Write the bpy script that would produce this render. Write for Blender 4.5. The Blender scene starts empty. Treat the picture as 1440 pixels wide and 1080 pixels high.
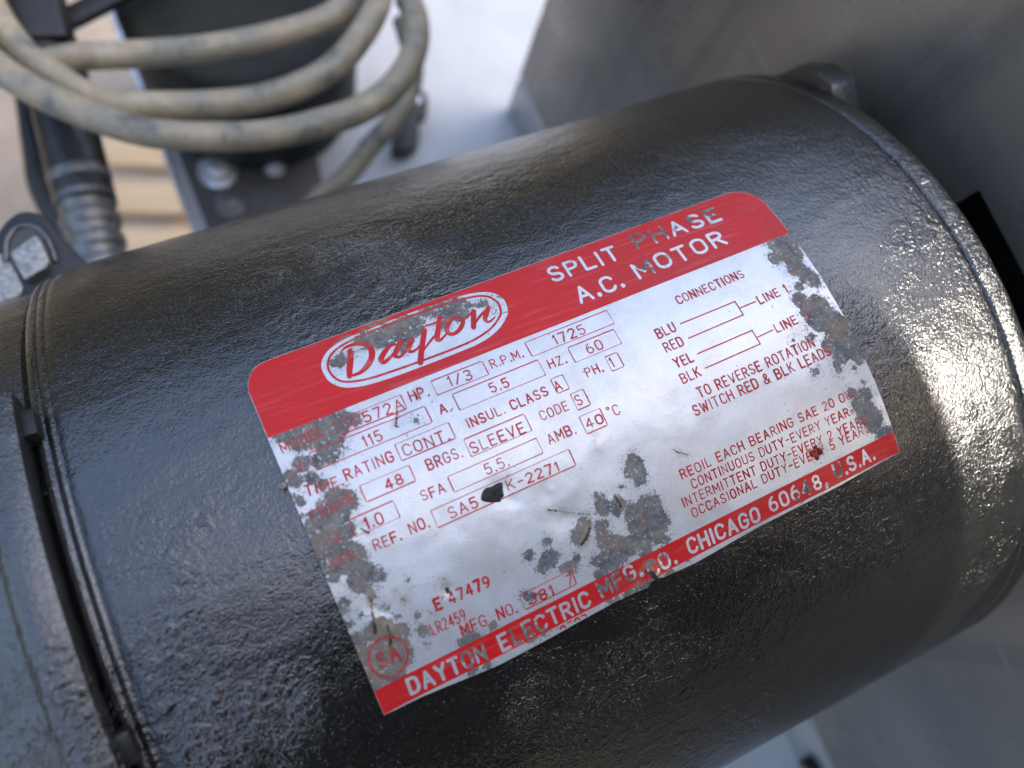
import bpy, bmesh, math, random
import numpy as np
from mathutils import Vector, Matrix
SC_ = bpy.context.scene
COL = SC_.collection
K = 0.001                      # everything below is in millimetres, built in metres
R = 71.0                       # radius of the motor shell
random.seed(7)

# ---------------------------------------------------------------- camera, sky, sun, exposure
cd = bpy.data.cameras.new('camera')
cam = bpy.data.objects.new('camera', cd)
COL.objects.link(cam)
rt = Vector((0.9001, -0.388, 0.1983)); dn = Vector((-0.342, -0.9111, -0.2301)); fw = Vector((0.27, 0.1393, -0.9527))
mt = Matrix((rt, -dn, -fw)).transposed().to_4x4()
mt.translation = Vector((-41.878, -6.298, 181.652)) * K
cam.matrix_world = mt
cd.sensor_width = 36.0
cd.lens = 28.75
cd.clip_start = 0.005
cd.clip_end = 100.0
cd.dof.use_dof = True
cd.dof.focus_distance = 0.122
cd.dof.aperture_fstop = 12.5
SC_.camera = cam

SUN = Vector((0.5, -0.4, 0.77)).normalized()
w = bpy.data.worlds.new('World'); SC_.world = w; w.use_nodes = True
nt = w.node_tree
sky = nt.nodes.new('ShaderNodeTexSky'); sky.sky_type = 'NISHITA'; sky.sun_disc = False
sky.sun_elevation = math.asin(SUN.z); sky.sun_rotation = math.atan2(SUN.x, SUN.y)
sky.air_density = 1.0; sky.dust_density = 5.0; sky.ozone_density = 0.5
bgn = nt.nodes['Background']; bgn.inputs['Strength'].default_value = 0.15
nt.links.new(sky.outputs[0], bgn.inputs[0])
sl_ = bpy.data.lights.new('sun', 'SUN'); sl_.energy = 2.0; sl_.angle = math.radians(0.5); sl_.color = (1.0, 0.93, 0.82)
so = bpy.data.objects.new('sun', sl_); COL.objects.link(so)
so.rotation_euler = (-SUN).to_track_quat('-Z', 'Y').to_euler(); so.location = SUN * 3
SC_.view_settings.view_transform = 'Standard'; SC_.view_settings.look = 'None'
SC_.view_settings.exposure = 2.1; SC_.view_settings.gamma = 1.0

# ---------------------------------------------------------------- helpers
def link(name, me, mat=None, parent=None):
    o = bpy.data.objects.new(name, me); COL.objects.link(o)
    if mat is not None and me is not None: me.materials.append(mat)
    if parent is not None: o.parent = parent
    return o
def thing(name, label, cat, group=None):
    o = link(name, None); o['label'] = label; o['category'] = cat
    if group: o['group'] = group
    return o
def tag(o, label, cat, group=None):
    o['label'] = label; o['category'] = cat
    if group: o['group'] = group
    return o
def mesh(name, verts, faces, smooth=True):
    me = bpy.data.meshes.new(name)
    me.from_pydata([(float(a) * K, float(b) * K, float(c) * K) for a, b, c in verts], [], [tuple(int(i) for i in f) for f in faces])
    me.update()
    if smooth: me.polygons.foreach_set('use_smooth', [True] * len(me.polygons))
    return me
def sharpen(me, deg=35):
    me.set_sharp_from_angle(angle=math.radians(deg))
    return me
def from_bm(name, bm, smooth=False, deg=None):
    me = bpy.data.meshes.new(name); bm.normal_update(); bm.to_mesh(me); bm.free()
    for v in me.vertices: v.co = v.co * K
    if smooth:
        me.polygons.foreach_set('use_smooth', [True] * len(me.polygons))
        if deg: sharpen(me, deg)
    return me
def box(bm, c, s, bev=0.0, rot=None):
    r = bmesh.ops.create_cube(bm, size=1.0)
    vs = r['verts']
    bmesh.ops.scale(bm, vec=s, verts=vs)
    if bev > 0:
        es = list({e for v in vs for e in v.link_edges})
        b = bmesh.ops.bevel(bm, geom=es, offset=bev, segments=2, profile=0.6, affect='EDGES')
        vs = list({v for f in b['faces'] for v in f.verts} | {v for v in vs if v.is_valid})
    if rot is not None: bmesh.ops.rotate(bm, matrix=rot, verts=vs)
    bmesh.ops.translate(bm, vec=c, verts=vs)
    return vs
def prism(bm, pts, z0, z1, axis='Z', bev=0.0):
    def P(p, z): return (p[0], p[1], z) if axis == 'Z' else ((z, p[0], p[1]) if axis == 'X' else (p[0], z, p[1]))
    lo = [bm.verts.new(P(p, z0)) for p in pts]; hi = [bm.verts.new(P(p, z1)) for p in pts]
    n = len(pts); fs = [bm.faces.new(lo), bm.faces.new(hi)]
    for i in range(n): fs.append(bm.faces.new((lo[i], lo[(i + 1) % n], hi[(i + 1) % n], hi[i])))
    bmesh.ops.recalc_face_normals(bm, faces=fs)
    if bev > 0:
        es = [e for e in {e for f in fs for e in f.edges} if e.calc_face_angle(0) > 0.6]
        bmesh.ops.bevel(bm, geom=es, offset=bev, segments=2, profile=0.6, affect='EDGES')
def lathe(profile, n=192, axis='X', a0=0.0, a1=2 * math.pi, center=(0, 0, 0)):
    full = abs(a1 - a0 - 2 * math.pi) < 1e-6
    vs, fs = [], []
    m = n if full else n + 1
    for (x, r) in profile:
        for k in range(m):
            t = a0 + (a1 - a0) * k / n
            if axis == 'X': p = (x, -r * math.sin(t), r * math.cos(t))
            else: p = (r * math.cos(t), r * math.sin(t), x)
            vs.append((p[0] + center[0], p[1] + center[1], p[2] + center[2]))
    for i in range(len(profile) - 1):
        for k in range(n):
            k2 = (k + 1) % m
            fs.append((i * m + k, i * m + k2, (i + 1) * m + k2, (i + 1) * m + k) if axis == 'X' else (i * m + k, (i + 1) * m + k, (i + 1) * m + k2, i * m + k2))
    return vs, fs
def catmull(pts, sub=8, closed=False):
    P = [np.array(p, float) for p in pts]; n = len(P); out = []
    rng = range(n) if closed else range(n - 1)
    for i in rng:
        if closed: p0, p1, p2, p3 = P[i - 1], P[i], P[(i + 1) % n], P[(i + 2) % n]
        else: p0, p1, p2, p3 = P[max(i - 1, 0)], P[i], P[i + 1], P[min(i + 2, n - 1)]
        for k in range(sub):
            t = k / sub
            out.append(0.5 * (2 * p1 + (p2 - p0) * t + (2 * p0 - 5 * p1 + 4 * p2 - p3) * t * t + (3 * p1 - p0 - 3 * p2 + p3) * t ** 3))
    if not closed: out.append(P[-1])
    return np.array(out)
def tube(pts, rad, n=20, caps=True):
    P = np.array(pts, float); m = len(P)
    T = np.gradient(P, axis=0); T /= np.linalg.norm(T, axis=1)[:, None]
    up = np.array((0, 0, 1.0)) if abs(T[0][2]) < 0.9 else np.array((1.0, 0, 0))
    rads = rad if hasattr(rad, '__len__') else [rad] * m
    N = np.cross(T[0], up); N /= np.linalg.norm(N)
    vs, fs = [], []
    for i in range(m):
        N = N - T[i] * (N @ T[i]); N /= np.linalg.norm(N); Bn = np.cross(T[i], N)
        for k in range(n):
            a = 2 * math.pi * k / n
            vs.append(P[i] + rads[i] * (math.cos(a) * N + math.sin(a) * Bn))
    for i in range(m - 1):
        for k in range(n):
            fs.append((i * n + k, i * n + (k + 1) % n, (i + 1) * n + (k + 1) % n, (i + 1) * n + k))
    if caps:
        fs.append(tuple(range(n - 1, -1, -1))); fs.append(tuple((m - 1) * n + k for k in range(n)))
    return vs, fs

# ---------------------------------------------------------------- materials
class Mat:
    def __init__(s, name, base=(0.5, 0.5, 0.5), rough=0.5, metal=0.0, ior=1.5):
        s.m = bpy.data.materials.new(name); s.m.use_nodes = True
        s.t = s.m.node_tree; s.b = s.t.nodes['Principled BSDF']
        s.b.inputs['Base Color'].default_value = (*base, 1); s.b.inputs['Roughness'].default_value = rough
        s.b.inputs['Metallic'].default_value = metal; s.b.inputs['IOR'].default_value = ior
        s.co = None
    def n(s, typ, **kw):
        x = s.t.nodes.new('ShaderNode' + typ)
        for k, v in kw.items():
            if k in x.inputs: x.inputs[k].default_value = v
            else: setattr(x, k, v)
        return x
    def l(s, a, b): s.t.links.new(a, b)
    def coords(s, scale=(1, 1, 1)):
        if s.co is None: s.co = s.n('TexCoord')
        mp = s.n('Mapping'); mp.inputs['Scale'].default_value = scale
        s.l(s.co.outputs['Object'], mp.inputs[0]); return mp.outputs[0]
    def noise(s, scale, detail=3, rough=0.55, stretch=(1, 1, 1), typ=None, dist=0.0):
        x = s.n('TexNoise'); x.inputs['Scale'].default_value = scale; x.inputs['Detail'].default_value = detail
        x.inputs['Roughness'].default_value = rough; x.inputs['Distortion'].default_value = dist
        if typ: x.noise_type = typ
        s.l(s.coords(stretch), x.inputs['Vector']); return x.outputs[0]
    def ramp(s, sock, stops, interp='LINEAR'):
        r = s.n('ValToRGB'); cr = r.color_ramp; cr.interpolation = interp
        while len(cr.elements) < len(stops): cr.elements.new(0.5)
        for e, (p, c) in zip(cr.elements, stops):
            e.position = p; e.color = (*c, 1) if hasattr(c, '__len__') else (c, c, c, 1)
        s.l(sock, r.inputs[0]); return r.outputs[0]
    def mrange(s, sock, a, b, c=0.0, d=1.0, smooth=False):
        x = s.n('MapRange'); x.interpolation_type = 'SMOOTHSTEP' if smooth else 'LINEAR'
        for i, v in zip((1, 2, 3, 4), (a, b, c, d)): x.inputs[i].default_value = v
        s.l(sock, x.inputs[0]); return x.outputs[0]
    def math(s, op, a, b=None, clamp=False):
        x = s.n('Math'); x.operation = op; x.use_clamp = clamp
        for i, v in enumerate((a, b)):
            if v is None: continue
            if isinstance(v, (int, float)): x.inputs[i].default_value = v
            else: s.l(v, x.inputs[i])
        return x.outputs[0]
    def mix(s, f, a, b):
        x = s.n('Mix'); x.data_type = 'RGBA'
        for i, v in ((0, f), (6, a), (7, b)):
            if isinstance(v, (int, float)): x.inputs[i].default_value = v
            elif isinstance(v, tuple): x.inputs[i].default_value = (*v, 1)
            else: s.l(v, x.inputs[i])
        return x.outputs[2]
    def fmix(s, f, a, b):
        x = s.n('Mix'); x.data_type = 'FLOAT'
        for i, v in ((0, f), (2, a), (3, b)):
            if isinstance(v, (int, float)): x.inputs[i].default_value = v
            else: s.l(v, x.inputs[i])
        return x.outputs[0]
    def attr(s, name):
        x = s.n('Attribute'); x.attribute_name = name; return x.outputs['Fac']
    def bump(s, h, dist, strength=1.0, normal=None):
        x = s.n('Bump'); x.inputs['Strength'].default_value = strength; x.inputs['Distance'].default_value = dist
        s.l(h, x.inputs['Height'])
        if normal is not None: s.l(normal, x.inputs['Normal'])
        return x.outputs[0]
    def set(s, **kw):
        for k, v in kw.items():
            i = s.b.inputs[k.replace('_', ' ')]
            if isinstance(v, (int, float)): i.default_value = v
            elif isinstance(v, tuple): i.default_value = (*v, 1) if len(v) == 3 else v
            else: s.l(v, i)
        return s

def black_paint(name, grain=1.0, wrinkle=1.0, base=0.006, ior=2.0):
    m = Mat(name, (base,) * 3, 0.3, 0.0, ior)
    big = m.noise(60, 3, 0.5, (0.6, 1, 1))
    msk = m.mrange(m.noise(34, 3, 0.55, (0.8, 1, 1)), 0.50, 0.64, 0.05, 1.0, True)
    wr = m.noise(360, 4, 0.6, (0.85, 1, 1), dist=0.12)
    wrm = m.math('MULTIPLY', m.math('ABSOLUTE', m.math('SUBTRACT', wr, 0.5)), msk)
    lump = m.noise(420, 3, 0.6, (0.8, 1, 1))
    g1 = m.noise(3200, 1.5, 0.6)
    g2 = m.noise(1300, 1, 0.5)
    n1 = m.bump(big, 0.0016 * wrinkle, 0.6)
    n2 = m.bump(wrm, 0.0017 * wrinkle, 0.8, n1)
    n3 = m.bump(lump, 0.00024 * wrinkle, 0.7, n2)
    n4 = m.bump(g2, 0.00007 * grain, 0.85, n3)
    n5 = m.bump(g1, 0.000115 * grain, 0.95, n4)
    dust = m.mrange(m.noise(700, 4, 0.7), 0.50, 0.8)
    film = m.mrange(m.noise(17, 4, 0.6, (0.6, 1, 1)), 0.48, 0.72)
    sparkle = m.mrange(m.noise(3300, 1, 0.5), 0.70, 0.78)
    dk = m.math('ADD', m.math('MULTIPLY', dust, 0.14), m.math('MULTIPLY', film, 0.03))
    c = m.mix(dk, (base, base * 0.97, base * 0.94), (0.065, 0.058, 0.048))
    grit = m.mrange(m.noise(3000, 2, 0.7), 0.52, 0.68)
    c = m.mix(m.math('MULTIPLY', grit, m.mrange(m.noise(45, 3, 0.6), 0.3, 0.7, 0.18, 0.55)), c, (0.034, 0.032, 0.030))  # gritty dust specks, also standing in for light on the grain
    c = m.mix(m.math('MULTIPLY', sparkle, 0.5), c, (0.22, 0.21, 0.185))  # pale specks painted in as glints on the paint
    ro = m.math('ADD', m.mrange(m.noise(120, 3, 0.6), 0.3, 0.7, 0.15, 0.24), m.math('MULTIPLY', film, 0.02))
    m.set(Base_Color=c, Roughness=ro, Normal=n5)
    return m.m
M_PAINT = black_paint('black_wrinkle_paint')
M_CAST = black_paint('black_cast_paint', 1.3, 1.3, 0.011)

def plate_metal():
    m = Mat('nameplate_metal', (0.7, 0.7, 0.7), 0.4, 0.0)
    corr, rust, slit = m.attr('corr'), m.attr('rust'), m.attr('slit')
    e1 = m.math('MULTIPLY', m.math('SUBTRACT', m.noise(900, 4, 0.62, dist=0.4), 0.5), 1.5)
    e2 = m.math('MULTIPLY', m.math('SUBTRACT', m.noise(3000, 4, 0.75), 0.5), 1.5)
    d = m.math('ADD', m.math('ADD', corr, e1), e2)
    mask = m.mrange(d, -0.02, 0.04, smooth=True)
    near = m.mrange(m.math('ADD', corr, e1), -1.3, -0.1)
    mask = m.math('MAXIMUM', mask, m.math('MULTIPLY', near, m.mrange(m.noise(2500, 3, 0.65), 0.575, 0.61)))
    holes = m.math('MULTIPLY', m.mrange(m.noise(1500, 4, 0.7), 0.60, 0.625), m.mrange(corr, 0.2, 1.6, 1.0, 0.35))
    mask = m.math('MULTIPLY', mask, m.math('SUBTRACT', 1.0, holes))
    specks = m.mrange(m.math('SUBTRACT', m.noise(1500, 1, 0.5), 0), 0.765, 0.79)
    mask = m.math('MAXIMUM', mask, m.math('MULTIPLY', specks, 0.7))
    dirt = m.noise(160, 5, 0.65)
    clean = m.mix(m.mrange(dirt, 0.45, 0.75), (0.63, 0.635, 0.64), (0.53, 0.525, 0.50))
    clean = m.mix(m.math('MULTIPLY', m.mrange(m.noise(3000, 2, 0.6), 0.4, 0.75), 0.22), clean, (0.45, 0.44, 0.42))
    cn = m.noise(520, 6, 0.75)
    cor = m.ramp(cn, [(0.30, (0.035, 0.037, 0.042)), (0.42, (0.08, 0.082, 0.086)), (0.50, (0.13, 0.127, 0.12)), (0.58, (0.18, 0.16, 0.135)), (0.70, (0.32, 0.285, 0.23))])
    cor = m.mix(m.math('MULTIPLY', m.mrange(m.noise(150, 3, 0.6), 0.46, 0.66), 0.55), cor, (0.21, 0.165, 0.115))
    cor = m.mix(m.math('MULTIPLY', m.mrange(m.noise(2400, 3, 0.7), 0.55, 0.75), 0.5), cor, (0.40, 0.38, 0.34))
    rn = m.math('MULTIPLY', m.mrange(rust, 0.0, 0.75, smooth=True), m.mrange(m.noise(1300, 4, 0.7), 0.35, 0.65))
    cor = m.mix(m.math('MULTIPLY', rn, 0.6), cor, (0.23, 0.125, 0.06))
    edge = m.math('MULTIPLY', m.mrange(d, 0.05, 0.28, 1.0, 0.0), 0.35)
    cor = m.mix(edge, cor, (0.08, 0.08, 0.08))
    stain = m.math('MULTIPLY', m.mrange(m.math('ADD', corr, m.math('MULTIPLY', e1, 1.2)), -1.1, 0.0, 0, 0.45, True), m.mrange(m.noise(800, 4, 0.7), 0.42, 0.62))
    clean = m.mix(stain, clean, (0.42, 0.39, 0.33))
    c = m.mix(mask, clean, cor)
    sm = m.mrange(m.math('ADD', slit, m.math('MULTIPLY', m.math('SUBTRACT', m.noise(2600, 3, 0.6), 0.5), 0.22)), -0.05, 0.05, smooth=True)
    halo = m.math('MULTIPLY', m.mrange(slit, -0.9, -0.05, 0.0, 0.5, True), m.mrange(m.noise(700, 3, 0.6), 0.4, 0.65))
    c = m.mix(halo, c, (0.33, 0.24, 0.13))
    c = m.mix(sm, c, (0.035, 0.02, 0.012))
    mm = m.math('MAXIMUM', mask, sm)
    bl = m.bump(m.noise(120, 2, 0.5), 0.0006, 0.6)
    b2 = m.bump(m.noise(2600, 3, 0.6), 0.00005, 0.6, bl)
    b3 = m.bump(m.math('MULTIPLY', mask, m.noise(1800, 4, 0.7)), 0.00016, 0.6, b2)
    m.set(Base_Color=c, Metallic=m.fmix(mm, 0.45, 0.08), Roughness=m.fmix(mm, 0.36, 0.62), Normal=b3)
    return m.m
M_PLATE = plate_metal()

def red_ink(name, solid):
    m = Mat(name, (0.6, 0.02, 0.014), 0.36, 0.0, 1.38)
    corr, rust, slit = m.attr('corr'), m.attr('rust'), m.attr('slit')
    wear = m.noise(500, 5, 0.7)
    c = m.mix(m.mrange(m.noise(90, 4, 0.6), 0.35, 0.7), (0.56, 0.010, 0.010), (0.47, 0.022, 0.022) if solid else (0.36, 0.012, 0.018))
    if solid:
        sc = m.noise(420, 3, 0.6, (0.25, 4, 4))
        c = m.mix(m.math('MULTIPLY', m.mrange(sc, 0.54, 0.75), 0.42), c, (0.62, 0.15, 0.14))
        sp = m.math('MULTIPLY', m.mrange(m.noise(1500, 3, 0.7), 0.68, 0.72), 0.8)
        c = m.mix(sp, c, (0.10, 0.02, 0.02))
        rr = m.math('MULTIPLY', m.mrange(rust, 0.15, 0.8, smooth=True), m.mrange(m.noise(900, 4, 0.7), 0.42, 0.58))
        c = m.mix(rr, c, (0.25, 0.15, 0.09))
        sm = m.mrange(m.math('ADD', slit, m.math('MULTIPLY', m.math('SUBTRACT', m.noise(2600, 3, 0.6), 0.5), 0.3)), -0.05, 0.05)
        c = m.mix(sm, c, (0.03, 0.018, 0.012))
    else:
        f = m.math('MULTIPLY', m.mrange(corr, -0.1, 0.4), m.mrange(wear, 0.40, 0.62, 0.15, 1.0))
        c = m.mix(m.math('MULTIPLY', f, 0.75), c, (0.19, 0.10, 0.09))
        fd = m.mrange(m.noise(650, 3, 0.6), 0.52, 0.72, 0.0, 0.45)
        c = m.mix(fd, c, (0.55, 0.25, 0.25))
    m.set(Base_Color=c, Roughness=m.mrange(wear, 0.3, 0.7, 0.28, 0.5), Normal=m.bump(m.noise(1500, 3, 0.6), 0.00005, 0.5))
    return m.m
M_RED = red_ink('red_enamel', True)
M_INK = red_ink('red_print', False)

def simple(name, c0, c1, scale, rough=(0.4, 0.6), metal=0.0, bump=(0, 0), stretch=(1, 1, 1), detail=4, ior=1.5):
    m = Mat(name, c0, rough[0], metal, ior)
    n = m.noise(scale, detail, 0.6, stretch)
    m.set(Base_Color=m.mix(m.mrange(n, 0.35, 0.68), c0, c1), Roughness=m.mrange(m.noise(scale * 1.7, 3, 0.6, stretch), 0.3, 0.7, *rough))
    if bump[0]: m.set(Normal=m.bump(m.noise(bump[0], 4, 0.6, stretch), bump[1], 0.7))
    return m.m
M_WHITE = simple('white_machine_paint', (0.60, 0.61, 0.61), (0.50, 0.51, 0.52), 30, (0.3, 0.5), bump=(300, 0.0001))
def sheet_mat():
    m = Mat('grey_sheet_steel', (0.3, 0.29, 0.27), 0.3, 0.65)
    c = m.mix(m.mrange(m.noise(13, 4, 0.6, (1, 0.3, 1)), 0.35, 0.68), (0.37, 0.34, 0.295), (0.22, 0.205, 0.185))
    c = m.mix(m.math('MULTIPLY', m.mrange(m.noise(9, 4, 0.62), 0.44, 0.66), 0.7), c, (0.44, 0.345, 0.25))  # warm brown patches stand in for reflected sunlit ground
    st = m.mrange(m.noise(60, 4, 0.6, (1, 1, 0.06)), 0.52, 0.74)
    c = m.mix(m.math('MULTIPLY', st, 0.5), c, (0.12, 0.112, 0.10))
    sc = m.mrange(m.noise(700, 2, 0.5, (1, 0.03, 0.5)), 0.70, 0.74)
    c = m.mix(m.math('MULTIPLY', sc, 0.25), c, (0.6, 0.59, 0.57))
    sp = m.mrange(m.noise(420, 3, 0.6), 0.68, 0.73)
    c = m.mix(m.math('MULTIPLY', sp, 0.6), c, (0.05, 0.045, 0.04))
    m.set(Base_Color=c, Roughness=m.mrange(m.noise(22, 4, 0.65), 0.3, 0.7, 0.20, 0.44), Normal=m.bump(m.noise(55, 4, 0.6, (1, 0.5, 1)), 0.0003, 0.6))
    return m.m
M_SHEET = sheet_mat()
M_FLANGE = simple('flange_steel_bounce_lit', (0.5, 0.5, 0.49), (0.36, 0.36, 0.355), 60, (0.35, 0.5), 0.5, (200, 0.0001))  # paler than the sheet: light reflected off the base put in the colour
M_SUNLIT = simple('sunlit_cast_paint', (0.42, 0.42, 0.40), (0.16, 0.16, 0.15), 900, (0.3, 0.5), 0.5, (1500, 0.0003))  # bright metal tone stands in for sunlit cast paint
M_DARKPLATE = simple('dark_painted_steel', (0.05, 0.047, 0.047), (0.075, 0.07, 0.068), 60, (0.4, 0.55), 0.2, (400, 0.0001))
M_ZINC = simple('zinc_plated_steel', (0.62, 0.64, 0.66), (0.42, 0.43, 0.45), 200, (0.25, 0.42), 0.9, (500, 0.00015))
M_RUBBER = simple('black_rubber', (0.008, 0.008, 0.009), (0.02, 0.019, 0.018), 150, (0.3, 0.5), 0.0, (500, 0.0002))
M_FERRULE = simple('dull_grey_metal', (0.20, 0.20, 0.195), (0.12, 0.12, 0.12), 300, (0.3, 0.45), 0.6, (500, 0.0002))
M_DRUM = simple('dark_green_grey_plastic', (0.016, 0.019, 0.017), (0.026, 0.029, 0.027), 90, (0.55, 0.7), 0.0, (500, 0.0001), ior=1.3)
M_HOLE = simple('matt_black', (0.012, 0.012, 0.012), (0.03, 0.028, 0.026), 90, (0.8, 0.9))
M_TAR = simple('black_grit', (0.006, 0.006, 0.006), (0.02, 0.02, 0.02), 2500, (0.4, 0.7), 0.0, (2200, 0.0004))
M_CRUMB = simple('pale_grit', (0.42, 0.38, 0.30), (0.30, 0.27, 0.2), 2500, (0.6, 0.8), 0.0, (2200, 0.0002))
M_BLOCKER = simple('blocker_dark_olive', (0.035, 0.036, 0.028), (0.05, 0.05, 0.04), 8, (0.8, 0.95))
M_BAFFLE = simple('baffle_dark_green', (0.012, 0.014, 0.008), (0.026, 0.025, 0.014), 9, (0.6, 0.8))
M_DARK_GROUND = simple('added_dark_ground', (0.05, 0.045, 0.03), (0.085, 0.075, 0.05), 12, (0.8, 0.95), 0.0, (120, 0.004))
def cable_mat():
    m = Mat('weathered_cable_sheath', (0.4, 0.37, 0.3), 0.55)
    c = m.ramp(m.noise(70, 5, 0.65, (1, 1, 1)), [(0.32, (0.085, 0.085, 0.075)), (0.43, (0.24, 0.225, 0.175)), (0.55, (0.33, 0.275, 0.185)), (0.7, (0.41, 0.365, 0.275))])
    c = m.mix(m.mrange(m.noise(260, 4, 0.7), 0.56, 0.72, 0, 0.7), c, (0.10, 0.095, 0.085))
    m.set(Base_Color=c, Roughness=m.mrange(m.noise(200, 3, 0.6), 0.3, 0.7, 0.38, 0.62), Normal=m.bump(m.noise(350, 4, 0.6), 0.0006, 0.6))
    return m.m
M_CABLE = cable_mat()
def wood_mat():
    m = Mat('softwood_sunlit_tone', (0.5, 0.35, 0.2), 0.7)
    g = m.noise(26, 6, 0.65, (0.12, 1, 1), dist=1.2)
    m.set(Base_Color=m.ramp(g, [(0.3, (0.40, 0.27, 0.15)), (0.5, (0.56, 0.40, 0.24)), (0.7, (0.64, 0.49, 0.33))]), Normal=m.bump(g, 0.001, 0.5))  # wood tone raised to stand in for missing sunlight
    return m.m
M_WOOD = wood_mat()
def concrete():
    m = Mat('pale_concrete', (0.42, 0.38, 0.33), 0.85)
    c = m.ramp(m.noise(14, 6, 0.65), [(0.3, (0.34, 0.275, 0.21)), (0.6, (0.42, 0.345, 0.27)), (0.75, (0.47, 0.40, 0.32))])
    c = m.mix(m.mrange(m.noise(400, 3, 0.7), 0.6, 0.75, 0, 0.5), c, (0.2, 0.18, 0.16))
    m.set(Base_Color=c, Normal=m.bump(m.noise(300, 4, 0.7), 0.001, 0.6))
    return m.m
M_GROUND = concrete()

# ---------------------------------------------------------------- nameplate data: positions on the plate in mm (a along the motor, v round it)
TX=[["1/3",-18.36,-13.31,-14.83,-13.08,1.64,0.17],["R.P.M.",-11.65,-13.42,-6.56,-13.28,1.27,0.17],["1725",-1.36,-13.2,3.82,-13.13,1.5,0.17],["5.5",-13.37,-10.06,-10.5,-10.0,1.35,0.17],["HZ.",-3.9,-10.16,-1.13,-10.03,1.19,0.17],["60",2.45,-9.93,5.06,-9.92,1.56,0.17],["A.",-21.25,-10.03,-19.64,-9.93,1.31,0.17],["INSUL. CLASS",-18.5,-6.67,-5.9,-6.64,1.32,0.17],["A",-4.64,-6.59,-3.11,-6.61,1.44,0.17],["PH.",0.58,-6.81,3.26,-6.76,1.31,0.17],["1",4.75,-6.69,5.77,-6.69,1.53,0.17],["CODE",-8.53,-3.65,-4.17,-3.59,1.28,0.17],["S",-2.72,-3.5,-1.38,-3.54,1.46,0.17],["AMB.",-9.05,-0.14,-4.74,-0.12,1.39,0.17],["40",-2.92,-0.0,-0.24,0.05,1.29,0.17],["°",0.91,-0.44,1.42,-0.46,1.32,0.17],["C",1.73,-0.1,2.84,-0.11,1.48,0.17],["SLEEVE",-19.58,-3.24,-11.39,-3.08,1.65,0.17],["BRGS.",-26.03,-3.49,-20.95,-3.45,1.43,0.17],["5.5.",-18.99,0.15,-15.53,0.23,1.4,0.17],["SFA",-28.43,-0.06,-25.07,0.01,1.27,0.17],["NO.",-31.59,3.26,-28.9,3.35,1.4,0.17],["SA5",-25.97,3.52,-21.8,3.59,1.41,0.17],["K-2271",-17.11,3.34,-9.28,3.72,1.21,0.17],["CONT.",-28.16,-6.52,-21.58,-6.22,1.59,0.17],["RATING",-36.5,-6.59,-29.66,-6.57,1.42,0.17],["TIME.",-41.97,-6.69,-37.06,-6.23,1.36,0.17],["48",-32.19,-3.34,-29.71,-3.28,1.33,0.17],["FRAME",-42.46,-3.3,-36.42,-3.53,1.39,0.17],["1.0",-36.59,0.33,-34.16,0.42,1.47,0.17],["S.F.",-41.38,0.26,-39.67,0.2,1.34,0.17],["REF.",-36.66,3.3,-32.93,3.42,1.33,0.17],["MFR.",-42.61,3.26,-38.62,3.33,1.35,0.17],["MODEL",-42.65,-13.27,-36.67,-13.51,1.38,0.17],["115",-32.5,-9.84,-29.89,-9.83,1.51,0.17],["5K572A",-34.25,-13.06,-25.45,-12.81,1.55,0.17],["V.",-41.9,-10.04,-40.49,-10.0,1.28,0.17],["HP.",-24.23,-13.32,-21.53,-13.18,1.71,0.17],["LR2459",-34.04,16.58,-29.19,16.67,1.51,0.13],["E 47479",-32.42,13.74,-24.47,13.97,1.46,0.26],["MFG. NO.",-30.49,18.45,-22.41,18.83,1.53,0.17],["J81",-20.41,18.76,-16.77,18.9,1.36,0.2],["7",-14.65,18.77,-13.53,18.91,1.5,0.2],["CONNECTIONS",19.42,-11.78,31.98,-11.91,1.32,0.2],["BLU",13.55,-8.03,16.85,-8.07,1.45,0.22],["RED",13.58,-5.61,16.8,-5.66,1.43,0.22],["YEL",13.82,-2.89,16.94,-2.88,1.4,0.22],["BLK",13.6,-0.43,16.92,-0.46,1.41,0.22],["LINE 1",31.69,-6.89,37.26,-6.94,1.32,0.2],["LINE 2",31.79,-1.77,38.05,-1.82,1.31,0.2],["TO REVERSE ROTATION",15.05,2.53,36.71,2.52,1.47,0.2],["SWITCH RED & BLK LEADS",13.15,4.64,38.67,4.73,1.47,0.2],["REOIL EACH BEARING SAE 20 OIL",7.2,12.13,39.3,12.04,1.39,0.17],["CONTINUOUS DUTY-EVERY YEAR-",8.23,14.03,38.26,14.44,1.26,0.16],["INTERMITTENT DUTY-EVERY 2 YEARS",5.86,15.94,39.82,16.66,1.49,0.16],["OCCASIONAL DUTY-EVERY 5 YEARS",6.67,17.9,39.79,18.1,1.48,0.16]]
WT=[["SPLIT",3.52,-22.93,15.49,-22.58,2.27,0.5],["PHASE",18.86,-23.17,35.05,-22.76,2.74,0.5],["A.C.",5.46,-17.88,13.36,-17.85,2.92,0.5],["MOTOR",16.02,-18.1,32.98,-18.37,3.01,0.5],["DAYTON",-39.63,22.6,-28.47,22.87,2.04,0.45],["ELECTRIC",-26.42,22.83,-12.3,22.79,2.18,0.45],["MFG.",-10.58,22.6,-3.64,22.06,1.93,0.45],["CO.",-2.88,22.92,1.93,22.75,2.15,0.45],["CHICAGO",4.14,22.6,16.91,22.97,1.89,0.45],["60648,",18.8,22.58,29.57,22.6,1.86,0.4],["U.S.A.",31.18,22.47,39.14,22.45,2.07,0.4]]
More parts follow.
